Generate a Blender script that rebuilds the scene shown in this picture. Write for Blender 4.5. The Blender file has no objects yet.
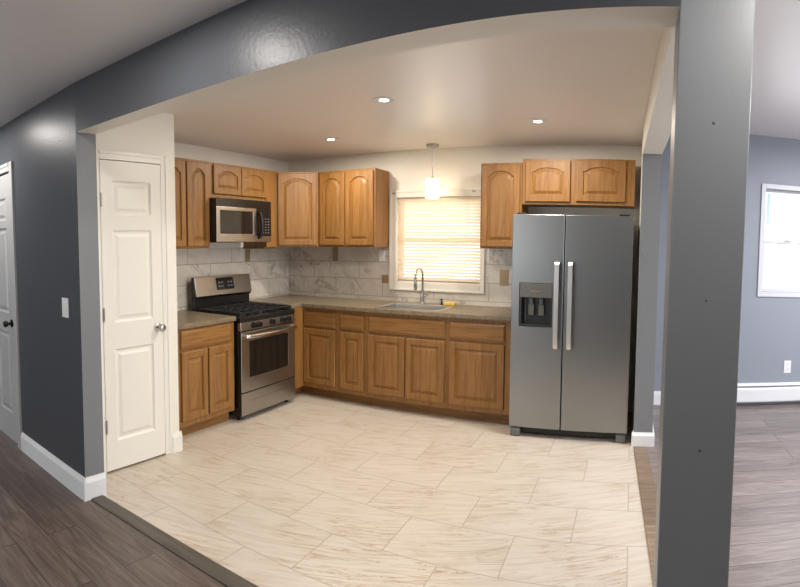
import bpy, bmesh, math, random
from mathutils import Vector, Matrix, noise
random.seed(4)
S = bpy.context.scene
PI = math.pi

# ------------------------------------------------------------------ camera (the photo is a phone panorama: central cylindrical)
CX, CY, CZ = 3.6458, -4.7909, 1.4884
YAW, PITCH, ROLL = -.4393, -.059, .0074
FU, FV, V0 = 527.29, 531.63, 275.64
cam = bpy.data.cameras.new('camera')
cam.type = 'PANO'
cam.panorama_type = 'CENTRAL_CYLINDRICAL'
cam.central_cylindrical_range_u_min = -400 / FU
cam.central_cylindrical_range_u_max = 400 / FU
cam.central_cylindrical_range_v_min = (V0 - 587) / FV
cam.central_cylindrical_range_v_max = V0 / FV
cam.central_cylindrical_radius = 1.0
cam.clip_start = .05
camera = bpy.data.objects.new('camera', cam)
S.collection.objects.link(camera)
_f = Vector((math.sin(YAW), math.cos(YAW), 0)); _r = Vector((math.cos(YAW), -math.sin(YAW), 0)); _u = Vector((0, 0, 1))
f_ = _f * math.cos(PITCH) + _u * math.sin(PITCH)
u_ = _u * math.cos(PITCH) - _f * math.sin(PITCH)
r3 = _r * math.cos(ROLL) + u_ * math.sin(ROLL)
u3 = u_ * math.cos(ROLL) - _r * math.sin(ROLL)
camera.matrix_world = Matrix(((r3.x, u3.x, -f_.x, CX), (r3.y, u3.y, -f_.y, CY), (r3.z, u3.z, -f_.z, CZ), (0, 0, 0, 1)))
S.camera = camera

# ------------------------------------------------------------------ world, exposure
W = bpy.data.worlds.new('world'); S.world = W; W.use_nodes = True
W.node_tree.nodes['Background'].inputs[0].default_value = (.93, .965, 1.0, 1)
W.node_tree.nodes['Background'].inputs[1].default_value = 4.2
S.view_settings.view_transform = 'Standard'
S.view_settings.look = 'None'
S.view_settings.gamma = 1
S.view_settings.use_curve_mapping = False
S.view_settings.exposure = 0.0
try:
    S.cycles.use_denoising = True
    S.cycles.max_bounces = 10; S.cycles.diffuse_bounces = 6; S.cycles.transparent_max_bounces = 16
    S.cycles.sample_clamp_indirect = 6
except Exception:
    pass
P_KITCHEN, P_LIVING = 18.0, 13.0
P_DINING_FILL = 95.0
C_KITCHEN, C_LIVING = (1, .905, .78), (1, .95, .9)

# ------------------------------------------------------------------ node helpers
def N(nt, t, **kw):
    n = nt.nodes.new(t)
    for k, v in kw.items():
        if k.startswith('i_'):
            n.inputs[k[2:].replace('_', ' ')].default_value = v
        else:
            setattr(n, k, v)
    return n
def mat(name, col=(.8, .8, .8), rough=.5, metal=0, **kw):
    m = bpy.data.materials.new(name); m.use_nodes = True
    b = m.node_tree.nodes['Principled BSDF']
    b.inputs['Base Color'].default_value = (*col, 1)
    b.inputs['Roughness'].default_value = rough
    b.inputs['Metallic'].default_value = metal
    for k, v in kw.items():
        b.inputs[k.replace('_', ' ')].default_value = v
    m.diffuse_color = (*col, 1)
    return m, m.node_tree, b
def mapping(nt, loc=(0, 0, 0), rot=(0, 0, 0), scale=(1, 1, 1), src=None):
    if src is None:
        src = N(nt, 'ShaderNodeTexCoord').outputs['Object']
    mp = N(nt, 'ShaderNodeMapping')
    mp.inputs['Location'].default_value = loc; mp.inputs['Rotation'].default_value = rot; mp.inputs['Scale'].default_value = scale
    nt.links.new(src, mp.inputs['Vector'])
    return mp.outputs['Vector']
def ramp(nt, fac, stops):
    r = N(nt, 'ShaderNodeValToRGB')
    e = r.color_ramp.elements
    while len(e) < len(stops): e.new(.5)
    for q, (p, c) in zip(e, stops):
        q.position = p; q.color = (*c, 1) if len(c) == 3 else c
    nt.links.new(fac, r.inputs['Fac'])
    return r.outputs['Color']
def mix(nt, fac, a, b, mode='MIX'):
    m = N(nt, 'ShaderNodeMix', data_type='RGBA', blend_type=mode)
    for s, v in ((m.inputs['Factor'], fac), (m.inputs[6], a), (m.inputs[7], b)):
        if isinstance(v, (int, float)): s.default_value = v
        elif isinstance(v, tuple): s.default_value = (*v, 1)
        else: nt.links.new(v, s)
    return m.outputs[2]
def noise_tex(nt, vec, scale, detail=4, rough=.5, dist=0):
    n = N(nt, 'ShaderNodeTexNoise')
    n.inputs['Scale'].default_value = scale; n.inputs['Detail'].default_value = detail
    n.inputs['Roughness'].default_value = rough; n.inputs['Distortion'].default_value = dist
    nt.links.new(vec, n.inputs['Vector'])
    return n.outputs['Fac']
def math_(nt, op, a, b=0.0):
    m = N(nt, 'ShaderNodeMath', operation=op)
    for s, v in ((m.inputs[0], a), (m.inputs[1], b)):
        if isinstance(v, (int, float)): s.default_value = v
        else: nt.links.new(v, s)
    return m.outputs[0]
def bump(nt, b, h, strength=.1, dist=.01):
    n = N(nt, 'ShaderNodeBump'); n.inputs['Strength'].default_value = strength; n.inputs['Distance'].default_value = dist
    nt.links.new(h, n.inputs['Height']); nt.links.new(n.outputs['Normal'], b.inputs['Normal'])

def paint(name, col, rough, tex=.06, scale=90):
    m, nt, b = mat(name, col, rough)
    v = mapping(nt)
    n = noise_tex(nt, v, scale, 3)
    bump(nt, b, n, tex, .004)
    return m
def oak(name, stretch):
    m, nt, b = mat(name, rough=.46)
    v = mapping(nt, scale=stretch)
    n1 = noise_tex(nt, v, 1.0, 5, .6, .6)
    w = N(nt, 'ShaderNodeTexNoise'); w.inputs['Scale'].default_value = 3.2; w.inputs['Detail'].default_value = 3
    nt.links.new(v, w.inputs['Vector'])
    c = ramp(nt, n1, [(.25, (.19, .084, .020)), (.5, (.29, .138, .036)), (.78, (.36, .186, .056))])
    g = ramp(nt, w.outputs['Fac'], [(.36, (.62, .55, .5)), (.5, (1, 1, 1))])
    c2 = mix(nt, .55, c, g, 'MULTIPLY')
    nt.links.new(c2, b.inputs['Base Color'])
    bump(nt, b, w.outputs['Fac'], .05, .003)
    return m
def tile(name, axes, w, h, phase, base, base2, vein, grout, rough, vrot, mortar=.004, vscale=1.0, vstretch=4.0, vwidth=.03, vmix=.7):
    m, nt, b = mat(name, rough=rough)
    tc = N(nt, 'ShaderNodeTexCoord')
    sp = N(nt, 'ShaderNodeSeparateXYZ'); nt.links.new(tc.outputs['Object'], sp.inputs[0])
    cb = N(nt, 'ShaderNodeCombineXYZ')
    nt.links.new(sp.outputs[axes[0]], cb.inputs[0]); nt.links.new(sp.outputs[axes[1]], cb.inputs[1])
    v = mapping(nt, loc=(phase[0], phase[1], 0), src=cb.outputs[0])
    br = N(nt, 'ShaderNodeTexBrick', offset=.5)
    br.inputs['Color1'].default_value = (0, 0, 0, 1); br.inputs['Color2'].default_value = (1, 1, 1, 1); br.inputs['Mortar'].default_value = (.5, .5, .5, 1)
    br.inputs['Scale'].default_value = 1; br.inputs['Mortar Size'].default_value = mortar; br.inputs['Mortar Smooth'].default_value = .1
    br.inputs['Brick Width'].default_value = w; br.inputs['Row Height'].default_value = h; br.inputs['Bias'].default_value = 0
    nt.links.new(v, br.inputs['Vector'])
    # every tile reads another piece of the stone
    off = N(nt, 'ShaderNodeVectorMath', operation='MULTIPLY_ADD')
    nt.links.new(br.outputs['Color'], off.inputs[0]); off.inputs[1].default_value = (13, 29, 7); nt.links.new(cb.outputs[0], off.inputs[2])
    vr = mapping(nt, rot=(0, 0, vrot), src=off.outputs[0])
    vs = mapping(nt, scale=(1, vstretch, 1), src=vr)
    n = noise_tex(nt, vs, 1.3 * vscale, 6, .62, .9)
    d = math_(nt, 'ABSOLUTE', math_(nt, 'SUBTRACT', n, .5))
    line = ramp(nt, d, [(0, (1, 1, 1)), (vwidth, (0, 0, 0))])
    cloud = noise_tex(nt, vs, 2.2 * vscale, 4, .6, .3)
    body = ramp(nt, cloud, [(.36, base2), (.56, base)])
    big = ramp(nt, noise_tex(nt, vr, 1.7 * vscale, 2), [(.42, (0, 0, 0)), (.62, (1, 1, 1))])
    lf = math_(nt, 'MULTIPLY', math_(nt, 'MULTIPLY', line, big), vmix)
    c = mix(nt, lf, body, vein)
    c = mix(nt, br.outputs['Fac'], c, grout)
    nt.links.new(c, b.inputs['Base Color'])
    bump(nt, b, math_(nt, 'SUBTRACT', 1.0, br.outputs['Fac']), .25, .002)
    return m
def planks(name, w, h, c1, c2, c3, rough):
    m, nt, b = mat(name, rough=rough)
    v = mapping(nt, loc=(20.3, 20, 0))
    br = N(nt, 'ShaderNodeTexBrick', offset=.37, offset_frequency=2)
    br.inputs['Color1'].default_value = (0, 0, 0, 1); br.inputs['Color2'].default_value = (1, 1, 1, 1); br.inputs['Mortar'].default_value = (.4, .4, .4, 1)
    br.inputs['Scale'].default_value = 1; br.inputs['Mortar Size'].default_value = .002
    br.inputs['Brick Width'].default_value = w; br.inputs['Row Height'].default_value = h
    nt.links.new(v, br.inputs['Vector'])
    off = N(nt, 'ShaderNodeVectorMath', operation='MULTIPLY_ADD')
    nt.links.new(br.outputs['Color'], off.inputs[0]); off.inputs[1].default_value = (9, 17, 5); nt.links.new(v, off.inputs[2])
    vs = mapping(nt, scale=(1.6, 15, 1), src=off.outputs[0])
    n = noise_tex(nt, vs, 1.6, 7, .65, 1.4)
    c = ramp(nt, n, [(.25, c1), (.5, c2), (.78, c3)])
    t = ramp(nt, br.outputs['Color'], [(0, (.78, .77, .76)), (1, (1.12, 1.1, 1.08))])
    c = mix(nt, 1.0, c, t, 'MULTIPLY')
    c = mix(nt, br.outputs['Fac'], c, (.025, .02, .017))
    nt.links.new(c, b.inputs['Base Color'])
    bump(nt, b, n, .12, .003)
    return m
def steel(name, col, rough, stretch=(1, 1, 160)):
    m, nt, b = mat(name, col, rough, 1.0)
    v = mapping(nt, scale=stretch)
    n = noise_tex(nt, v, 6, 3)
    r = N(nt, 'ShaderNodeMapRange'); r.inputs['To Min'].default_value = rough - .02; r.inputs['To Max'].default_value = rough + .03
    nt.links.new(n, r.inputs['Value']); nt.links.new(r.outputs[0], b.inputs['Roughness'])
    return m
def emit(name, col, strength):
    m, nt, b = mat(name, col, .4)
    b.inputs['Emission Color'].default_value = (*col, 1); b.inputs['Emission Strength'].default_value = strength
    return m
def clear_glass(name):
    m, nt, b = mat(name, rough=.05)
    nt.nodes.remove(b)
    t = N(nt, 'ShaderNodeBsdfTransparent'); g = N(nt, 'ShaderNodeBsdfGlossy'); g.inputs['Roughness'].default_value = .03
    fr = N(nt, 'ShaderNodeFresnel'); fr.inputs['IOR'].default_value = 1.45
    mx = N(nt, 'ShaderNodeMixShader')
    nt.links.new(fr.outputs[0], mx.inputs[0]); nt.links.new(t.outputs[0], mx.inputs[1]); nt.links.new(g.outputs[0], mx.inputs[2])
    nt.links.new(mx.outputs[0], nt.nodes['Material Output'].inputs[0])
    return m
def translucent(name, col, amount):
    m, nt, b = mat(name, col, .5)
    t = N(nt, 'ShaderNodeBsdfTranslucent'); t.inputs['Color'].default_value = (*col, 1)
    mx = N(nt, 'ShaderNodeMixShader'); mx.inputs[0].default_value = amount
    nt.links.new(b.outputs[0], mx.inputs[1]); nt.links.new(t.outputs[0], mx.inputs[2])
    nt.links.new(mx.outputs[0], nt.nodes['Material Output'].inputs[0])
    return m

M = {}
M['grey'] = paint('slate grey gloss paint', (.078, .083, .093), .37, .2, 60)
M['grey'].node_tree.nodes['Principled BSDF'].inputs['Specular IOR Level'].default_value = .32
M['grey_dining'] = paint('blue grey wall paint', (.27, .288, .335), .5, .05)
M['grey_lit'] = paint('slate grey paint lit tone', (.205, .214, .223), .36, .12, 70)  # slate paint with the brighter light on pillar and jamb put into its colour
M['cream'] = paint('cream wall paint', (.83, .80, .725), .5, .05)
M['ceiling'] = paint('satin ceiling paint', (.84, .795, .745), .36, .05, 60)
M['ceiling_living'] = paint('living room ceiling paint', (.80, .785, .785), .42, .05, 60)
M['ceiling_dining'] = paint('dining ceiling paint', (.66, .62, .63), .36, .08, 40)
M['white'] = paint('white semigloss trim paint', (.84, .82, .755), .33, .03, 120)
M['white_cool'] = paint('cool white trim paint', (.80, .80, .80), .35, .03, 120)
M['door_shaded'] = paint('shaded white door paint', (.45, .45, .45), .4, .03, 60)  # white door paint darkened to hold the shade at the left edge
M['window_white'] = paint('lilac white window paint', (.60, .60, .63), .4, .02)
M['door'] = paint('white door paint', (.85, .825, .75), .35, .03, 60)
M['oak'] = oak('oak upright grain', (42, 42, 2.0))
M['oak_h'] = oak('oak level grain', (2.0, 42, 42))
M['oak_in'] = mat('oak veneer panel', (.44, .235, .09), .45)[0]
M['toe'] = oak('dark oak toe board', (1.6, 26, 20))
M['board_dark'] = mat('dark underside board', (.14, .095, .055), .7)[0]
M['counter'] = None
m_, nt_, b_ = mat('mottled taupe laminate', rough=.32)
v_ = mapping(nt_)
c_ = ramp(nt_, noise_tex(nt_, v_, 28, 6, .7, .3), [(.32, (.12, .088, .052)), (.5, (.22, .172, .112)), (.68, (.31, .255, .18))])
c_ = mix(nt_, .35, c_, ramp(nt_, noise_tex(nt_, v_, 5, 3, .5, .4), [(.4, (.14, .13, .09)), (.62, (.24, .18, .115))]))
nt_.links.new(c_, b_.inputs['Base Color']); M['counter'] = m_
M['floor_tile'] = tile('cream veined floor tile', (0, 1), .58, .357, (-3.09 + 11.6, .77 + 7.14), (.61, .55, .475), (.545, .475, .39), (.36, .24, .14), (.40, .34, .275), .33, -.36, .003, 1.6, 11.0, .028, .9)
M['splash_back'] = tile('marble backsplash tile', (0, 2), .56, .1745, (-.363 + 5.6, -.96 + .1745 * 20), (.68, .64, .575), (.60, .56, .50), (.27, .235, .20), (.40, .355, .30), .25, .65, .0035, 1.7, 2.0, .022, .8)
M['splash_left'] = tile('marble backsplash tile side', (1, 2), .59, .19, (1.251 + 5.9, -.93 + .19 * 20), (.68, .64, .575), (.60, .56, .50), (.27, .235, .20), (.40, .355, .30), .25, .65, .0035, 1.7, 2.0, .022, .8)
M['planks_daylit'] = planks('daylit grey brown vinyl planks', 1.22, .178, (.12, .095, .088), (.205, .17, .16), (.32, .275, .265), .34)  # same planks, colour raised to carry the next room's brighter light
M['planks'] = planks('grey brown vinyl planks', 1.22, .178, (.055, .040, .033), (.115, .088, .074), (.20, .165, .145), .38)
M['strip'] = planks('grey oak threshold', 3.0, .5, (.048, .041, .033), (.078, .067, .054), (.11, .096, .08), .45)
M['strip2'] = planks('brown oak threshold', 3.0, .5, (.15, .105, .07), (.25, .18, .125), (.36, .28, .20), .45)
M['steel'] = steel('brushed stainless fridge', (.31, .315, .31), .32)
M['steel_warm'] = steel('brushed stainless range', (.44, .425, .40), .30)
M['chrome'] = mat('satin chrome', (.62, .62, .61), .18, 1)[0]
M['handle'] = mat('satin steel handle', (.72, .71, .69), .36, 1)[0]
M['sink_steel'] = mat('satin sink steel', (.55, .54, .52), .33, 1)[0]
M['nickel'] = mat('satin nickel', (.48, .47, .45), .28, 1)[0]
M['black'] = mat('black enamel', (.012, .012, .013), .22)[0]
M['black_matte'] = mat('black cast iron', (.014, .014, .015), .55)[0]
M['black_glass'] = mat('black oven glass', (.012, .011, .010), .06)[0]
M['charcoal'] = mat('charcoal plastic', (.025, .026, .028), .35)[0]
M['grey_plastic'] = mat('grey plastic', (.13, .13, .128), .4)[0]
M['fridge_side'] = mat('dark grey painted steel', (.055, .057, .06), .45)[0]
M['display'] = mat('dark display', (.010, .011, .014), .12)[0]
M['button'] = mat('pale button print', (.16, .17, .18), .5)[0]
M['brass_dark'] = mat('dark bronze', (.05, .042, .035), .3, 1)[0]
M['plate_tan'] = mat('tan cover plate', (.42, .32, .20), .5)[0]
M['plate_brown'] = mat('brown plate', (.33, .21, .13), .5)[0]
M['plate_bare'] = mat('bare tan board', (.31, .245, .15), .8)[0]
M['plastic_white'] = mat('white plastic', (.78, .78, .77), .4)[0]
M['slot'] = mat('dark slot', (.05, .05, .05), .6)[0]
M['sponge'] = mat('yellow sponge', (.72, .52, .09), .9)[0]
M['slat'] = translucent('cream blind slat', (.97, .82, .63), .42)
M['rail'] = mat('blind rail', (.72, .64, .52), .5)[0]
M['rail_dark'] = mat('blind bottom rail', (.36, .29, .22), .5)[0]
M['glass'] = clear_glass('window glass')
M['lamp_white'] = emit('lit recessed lens', (1, .93, .82), 22)
M['lamp_cool'] = emit('lit living lens', (1, .97, .93), 22)
M['shade'] = emit('lit glass shade', (1, .78, .50), 5.0)
M['teal'] = mat('pale teal strip', (.50, .70, .72), .6)[0]
M['heater'] = mat('white baseboard heater enamel', (.80, .80, .82), .35)[0]

# ------------------------------------------------------------------ mesh helpers
def nb(): return bmesh.new()
def box(bm, x0, x1, y0, y1, z0, z1, M4=None):
    vs = [Vector((x, y, z)) for z in (z0, z1) for y in (y0, y1) for x in (x0, x1)]
    if M4: vs = [M4 @ v for v in vs]
    v = [bm.verts.new(q) for q in vs]
    for f in ((0, 2, 3, 1), (4, 5, 7, 6), (0, 1, 5, 4), (2, 6, 7, 3), (0, 4, 6, 2), (1, 3, 7, 5)):
        bm.faces.new([v[i] for i in f])
    return bm
def prism(bm, poly, z0, z1):
    a = [bm.verts.new((p[0], p[1], z0)) for p in poly]; b = [bm.verts.new((p[0], p[1], z1)) for p in poly]
    n = len(poly)
    for i in range(n): bm.faces.new((a[i], a[(i + 1) % n], b[(i + 1) % n], b[i]))
    bm.faces.new(a[::-1]); bm.faces.new(b)
    return bm
def profile_x(bm, prof, x0, x1):      # prof: (y, z) polygon swept along x
    a = [bm.verts.new((x0, p[0], p[1])) for p in prof]; b = [bm.verts.new((x1, p[0], p[1])) for p in prof]
    n = len(prof)
    for i in range(n): bm.faces.new((a[i], a[(i + 1) % n], b[(i + 1) % n], b[i]))
    bm.faces.new(a[::-1]); bm.faces.new(b)
    return bm
def lathe(bm, prof, n=24, M4=None):   # prof: (r, z)
    M4 = M4 or Matrix()
    rings = []
    for r, z in prof:
        rings.append([bm.verts.new(M4 @ Vector((r * math.cos(2 * PI * k / n), r * math.sin(2 * PI * k / n), z))) for k in range(n)] if r > 1e-6 else [bm.verts.new(M4 @ Vector((0, 0, z)))])
    for a, b in zip(rings, rings[1:]):
        for k in range(n):
            q = [a[k % len(a)], a[(k + 1) % len(a)], b[(k + 1) % len(b)], b[k % len(b)]]
            u = []
            for x in q:
                if x not in u: u.append(x)
            if len(u) > 2: bm.faces.new(u)
    for ring, rev in ((rings[0], True), (rings[-1], False)):
        if len(ring) > 2: bm.faces.new(ring[::-1] if rev else ring)
    return bm
def tube(bm, pts, r, n=12):
    pts = [Vector(p) for p in pts]; rings = []; up = Vector((.123, .456, .88)).normalized()
    rs = r if isinstance(r, (list, tuple)) else [r] * len(pts)
    for i, p in enumerate(pts):
        t = (pts[min(i + 1, len(pts) - 1)] - pts[max(i - 1, 0)]).normalized()
        a = up - t * up.dot(t); a.normalize(); up = a; b = t.cross(a)
        rings.append([bm.verts.new(p + (a * math.cos(2 * PI * k / n) + b * math.sin(2 * PI * k / n)) * rs[i]) for k in range(n)])
    for a, b in zip(rings, rings[1:]):
        for k in range(n): bm.faces.new((a[k], a[(k + 1) % n], b[(k + 1) % n], b[k]))
    bm.faces.new(rings[0][::-1]); bm.faces.new(rings[-1])
    return bm
def slab_cells(bm, xs, ys, filled, z0, z1):   # flat slab with holes
    vt, vb = {}, {}
    def g(d, i, j, z):
        if (i, j) not in d: d[i, j] = bm.verts.new((xs[i], ys[j], z))
        return d[i, j]
    nx, ny = len(xs) - 1, len(ys) - 1
    F = lambda i, j: 0 <= i < nx and 0 <= j < ny and filled(i, j)
    for i in range(nx):
        for j in range(ny):
            if not F(i, j): continue
            c = [(i, j), (i + 1, j), (i + 1, j + 1), (i, j + 1)]
            bm.faces.new([g(vt, *q, z1) for q in c]); bm.faces.new([g(vb, *q, z0) for q in c[::-1]])
            for (a, b, di, dj) in ((c[0], c[1], 0, -1), (c[1], c[2], 1, 0), (c[2], c[3], 0, 1), (c[3], c[0], -1, 0)):
                if not F(i + di, j + dj): bm.faces.new((g(vt, *b, z1), g(vt, *a, z1), g(vb, *a, z0), g(vb, *b, z0)))
    return bm
def obj(name, bm, m, parent=None, bevel=0, smooth=False, loc=None, rotz=0, segs=2):
    bmesh.ops.recalc_face_normals(bm, faces=bm.faces)
    me = bpy.data.meshes.new(name); bm.to_mesh(me); bm.free()
    me.materials.append(M[m] if isinstance(m, str) else m)
    o = bpy.data.objects.new(name, me); S.collection.objects.link(o)
    if parent: o.parent = parent
    if loc: o.location = loc
    if rotz: o.rotation_euler[2] = rotz
    if smooth:
        for p in me.polygons: p.use_smooth = True
        try:
            me.set_sharp_from_angle(angle=math.radians(40))
        except Exception: pass
    if bevel:
        b = o.modifiers.new('bevel', 'BEVEL'); b.width = bevel; b.segments = segs; b.limit_method = 'ANGLE'; b.angle_limit = math.radians(35)
    return o
def tag(o, label, cat, group=None):
    o['label'] = label; o['category'] = cat
    if group: o['group'] = group
    return o
def thing(name, label, cat, loc=(0, 0, 0), rotz=0, group=None):
    o = bpy.data.objects.new(name, None); S.collection.objects.link(o)
    o.empty_display_size = .1
    o.location = loc; o.rotation_euler[2] = rotz
    return tag(o, label, cat, group)
def struct(name, bm, m, label=None, parent=None, **kw):
    o = obj(name, bm, m, parent, **kw)
    if parent is None:
        o['kind'] = 'structure'
        if label: o['label'] = label
    return o
def copy_thing(o, loc, rotz=None, label=None):
    def rec(a, p):
        c = a.copy(); S.collection.objects.link(c)
        if p: c.parent = p
        for ch in list(a.children): rec(ch, c)
        return c
    c = rec(o, None); c.location = loc
    if rotz is not None: c.rotation_euler[2] = rotz
    if label: c['label'] = label
    return c

# ------------------------------------------------------------------ raised panel door (front faces -y, x 0..w, z 0..h, back at y=0)
def ring(bm, pts, y): return [bm.verts.new((p[0], y, p[1])) for p in pts]
def bridge(bm, a, b):
    n = len(a)
    for i in range(n): bm.faces.new((a[i], a[(i + 1) % n], b[(i + 1) % n], b[i]))
def cab_door(w, h, arch=0.0, fr=.052, th=.019, K=28):
    bm = nb()
    def outline(ins, rise):
        x0, x1, z0, z1 = ins, w - ins, ins, h - ins
        pts = [(x0, z0), (x1, z0)]
        for k in range(K + 1):
            t = 1 - k / K; s = abs(2 * t - 1)
            q = min(1, s / .84); d = 0 if not rise else rise * (1 - math.sqrt(1 - .96 * q * q)) / .8
            pts.append((x0 + (x1 - x0) * t, z1 - d))
        return pts
    c = .004
    r0 = ring(bm, outline(0, 0), 0)
    r1 = ring(bm, outline(0, 0), -th + c)
    r2 = ring(bm, outline(c, 0), -th)
    r3 = ring(bm, outline(fr, arch), -th)
    r4 = ring(bm, outline(fr + .004, arch), -th + .012)
    r5 = ring(bm, outline(fr + .012, arch), -th + .012)
    r6 = ring(bm, outline(fr + .036, arch * .92), -th + .001)
    for a, b in ((r0, r1), (r1, r2), (r2, r3), (r3, r4), (r4, r5), (r5, r6)): bridge(bm, a, b)
    bm.faces.new(r6); bm.faces.new(r0[::-1])
    return bm
def drawer_front(w, h, th=.019):
    bm = nb()
    R = lambda i: [(i, i), (w - i, i), (w - i, h - i), (i, h - i)]
    rs = [ring(bm, R(0), 0), ring(bm, R(0), -th + .007), ring(bm, R(.010), -th + .001), ring(bm, R(.014), -th)]
    for a, b in zip(rs, rs[1:]): bridge(bm, a, b)
    bm.faces.new(rs[-1]); bm.faces.new(rs[0][::-1])
    return bm
def panel_leaf(w, h, th, panels):
    bm = nb()
    xs = sorted({0, w} | {q for p in panels for q in p[:2]}); zs = sorted({0, h} | {q for p in panels for q in p[2:]})
    def isp(i, j): return any(p[0] <= (xs[i] + xs[i + 1]) / 2 <= p[1] and p[2] <= (zs[j] + zs[j + 1]) / 2 <= p[3] for p in panels)
    V = {}
    def g(x, z, y=-th):
        k = (round(x, 5), round(z, 5), y)
        if k not in V: V[k] = bm.verts.new((x, y, z))
        return V[k]
    for i in range(len(xs) - 1):
        for j in range(len(zs) - 1):
            if not isp(i, j): bm.faces.new((g(xs[i], zs[j]), g(xs[i + 1], zs[j]), g(xs[i + 1], zs[j + 1]), g(xs[i], zs[j + 1])))
    for (a, b, c, d) in panels:
        rs = []
        for ins, dep in ((0, 0), (.012, .010), (.026, .010), (.046, .002)):
            rs.append([(a + ins, c + ins), (b - ins, c + ins), (b - ins, d - ins), (a + ins, d - ins), -th + dep])
        prev = [g(*rs[0][k]) for k in range(4)]
        for r in rs[1:]:
            cur = [bm.verts.new((r[k][0], r[4], r[k][1])) for k in range(4)]
            bridge(bm, prev, cur); prev = cur
        bm.faces.new(prev)
    for k in range(len(xs) - 1):
        for z in (0, h): bm.faces.new((g(xs[k], z), g(xs[k + 1], z), g(xs[k + 1], z, 0), g(xs[k], z, 0)))
    for k in range(len(zs) - 1):
        for x in (0, w): bm.faces.new((g(x, zs[k]), g(x, zs[k + 1]), g(x, zs[k + 1], 0), g(x, zs[k], 0)))
    bm.faces.new([g(x, 0, 0) for x in xs] + [g(w, z, 0) for z in zs[1:]] + [g(x, h, 0) for x in xs[-2::-1]] + [g(0, z, 0) for z in zs[-2:0:-1]])
    return bm
def shift(bm, x=0, y=0, z=0):
    bmesh.ops.translate(bm, verts=bm.verts, vec=(x, y, z)); return bm

# ================================================================== SETTING
HK, HL, HD = 2.4056, 2.4212, 2.629
ZH = 2.1445
YD = .25                                     # dining window wall
def yw(x):                                   # living face of the opening wall, slight bow added to fit the stitched camera view
    if x <= 1: return -3.262
    a, b, c = (1, -3.262), (2.1, -3.222), (3.755, -3.330)
    L = lambda p, q, r: p[1] * (x - q[0]) * (x - r[0]) / ((p[0] - q[0]) * (p[0] - r[0]))
    return L(a, b, c) + L(b, a, c) + L(c, a, b)
WT = .135
SLOPE = 0.0
# floors
bm = nb(); prism(bm, [(0, 0), (3.79, 0), (3.79, -.84), (3.82, -3.19), (3.82, yw(3.76) + WT * .5), (2.4, yw(2.4) + WT * .5), (1.0, yw(1.0) + WT * .5), (0, yw(0) + WT * .5)], -.05, 0)
struct('floor', bm, 'floor_tile', 'cream veined tile floor of the kitchen')
bm = nb()
prism(bm, [(-3, yw(-3) + .3), (0, yw(0) + .3), (0, yw(0) + .02), (1, yw(1) + .05), (1.6, yw(1.6) + .06), (2.4, yw(2.4) + .06), (3.78, yw(3.78) + .05), (3.78, -8), (-3, -8)], -.05, -.001)
struct('floor_living', bm, 'planks', 'dark grey brown plank floor in front of the opening')
bm = nb(); prism(bm, [(3.78, -8), (7.2, -8), (7.2, YD), (3.78, YD)], -.05, -.0015)
struct('floor_dining', bm, 'planks_daylit', 'grey brown plank floor of the next room')
# thresholds
bm = nb()
x0, x1 = 1.006, 3.75
xs = [x0 + (x1 - x0) * k / 20 for k in range(21)]
rows = [[bm.verts.new((x, yw(x) + .028 + p[0], p[1])) for x in xs] for p in ((0, -.001), (0, .004), (.012, .009), (.076, .009), (.088, .004), (.088, -.001))]
for a, b in zip(rows, rows[1:]):
    for k in range(20): bm.faces.new((a[k], a[k + 1], b[k + 1], b[k]))
struct('trim_1', bm, 'strip', 'grey wooden threshold strip under the wide opening')
bm = nb()
prism(bm, [(3.702, -.86), (3.803, -.86), (3.93, -3.18), (3.822, -3.18)], 0, .008)
struct('trim_2', bm, 'strip2', 'brown wooden threshold strip between kitchen tile and next room', bevel=.003)
# kitchen walls
bm = nb()
WX0, WX1, WZ0, WZ1 = 1.354, 2.2366, 1.112, 1.95       # window hole
xs = [-.15, WX0, WX1, 3.70]; zs = [-.05, WZ0, WZ1, 2.55]
slab_cells(bm, xs, zs, lambda i, j: not (i == 1 and j == 1), -.15, 0)
bm.transform(Matrix(((1, 0, 0, 0), (0, 0, -1, 0), (0, 1, 0, 0), (0, 0, 0, 1))))
struct('wall_back', bm, 'cream', 'cream kitchen wall around the window')
bm = nb(); box(bm, -.15, 0, -3.10, 0, -.05, 2.55)
struct('wall_left', bm, 'cream', 'cream kitchen wall behind the range')
# closet
XCL, YCL = .7615, -2.3266
DY0, DY1, DZ1 = -2.965, -2.462, 2.052
bm = nb()
ys = [yw(.7) + WT - .01, DY0, DY1, YCL]; zs = [0, DZ1, 2.45]
slab_cells(bm, ys, zs, lambda i, j: not (i == 1 and j == 0), XCL - .11, XCL)
bm.transform(Matrix(((0, 0, 1, 0), (1, 0, 0, 0), (0, 1, 0, 0), (0, 0, 0, 1))))
box(bm, 0, XCL - .11, YCL - .1, YCL, 0, 2.45)
struct('wall_closet', bm, 'cream', 'cream closet walls holding the narrow white door')
# opening wall with header
bm = nb()
def wallpiece(bm, x0, x1, z0, z1, t=WT):
    n = 24 if x1 > 1.5 else 1
    xs = [x0 + (x1 - x0) * k / n for k in range(n + 1)]
    prism(bm, [(x, yw(x)) for x in xs] + [(x, yw(x) + t) for x in xs[::-1]], z0, z1)
XJ = .993
D2A, D2B = -.80, .006                       # left door hole in the dark wall
wallpiece(bm, D2B, XJ, -.05, 2.6); wallpiece(bm, -3.0, D2A, -.05, 2.6); wallpiece(bm, D2A, D2B, 2.075, 2.6)
wf = struct('wall_front', bm, 'grey', 'dark slate grey wall left of the wide opening')
wf.data.materials.append(M['grey_lit'])
for p in wf.data.polygons:                  # the jamb takes the pillar's grey, brighter light put into its colour
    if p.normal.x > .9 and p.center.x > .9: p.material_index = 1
bm = nb(); wallpiece(bm, XJ, 3.756, ZH, 2.6)
hd = struct('wall_header', bm, 'grey', 'grey header over the wide opening', None)
hd.data.materials.append(M['cream'])
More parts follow.
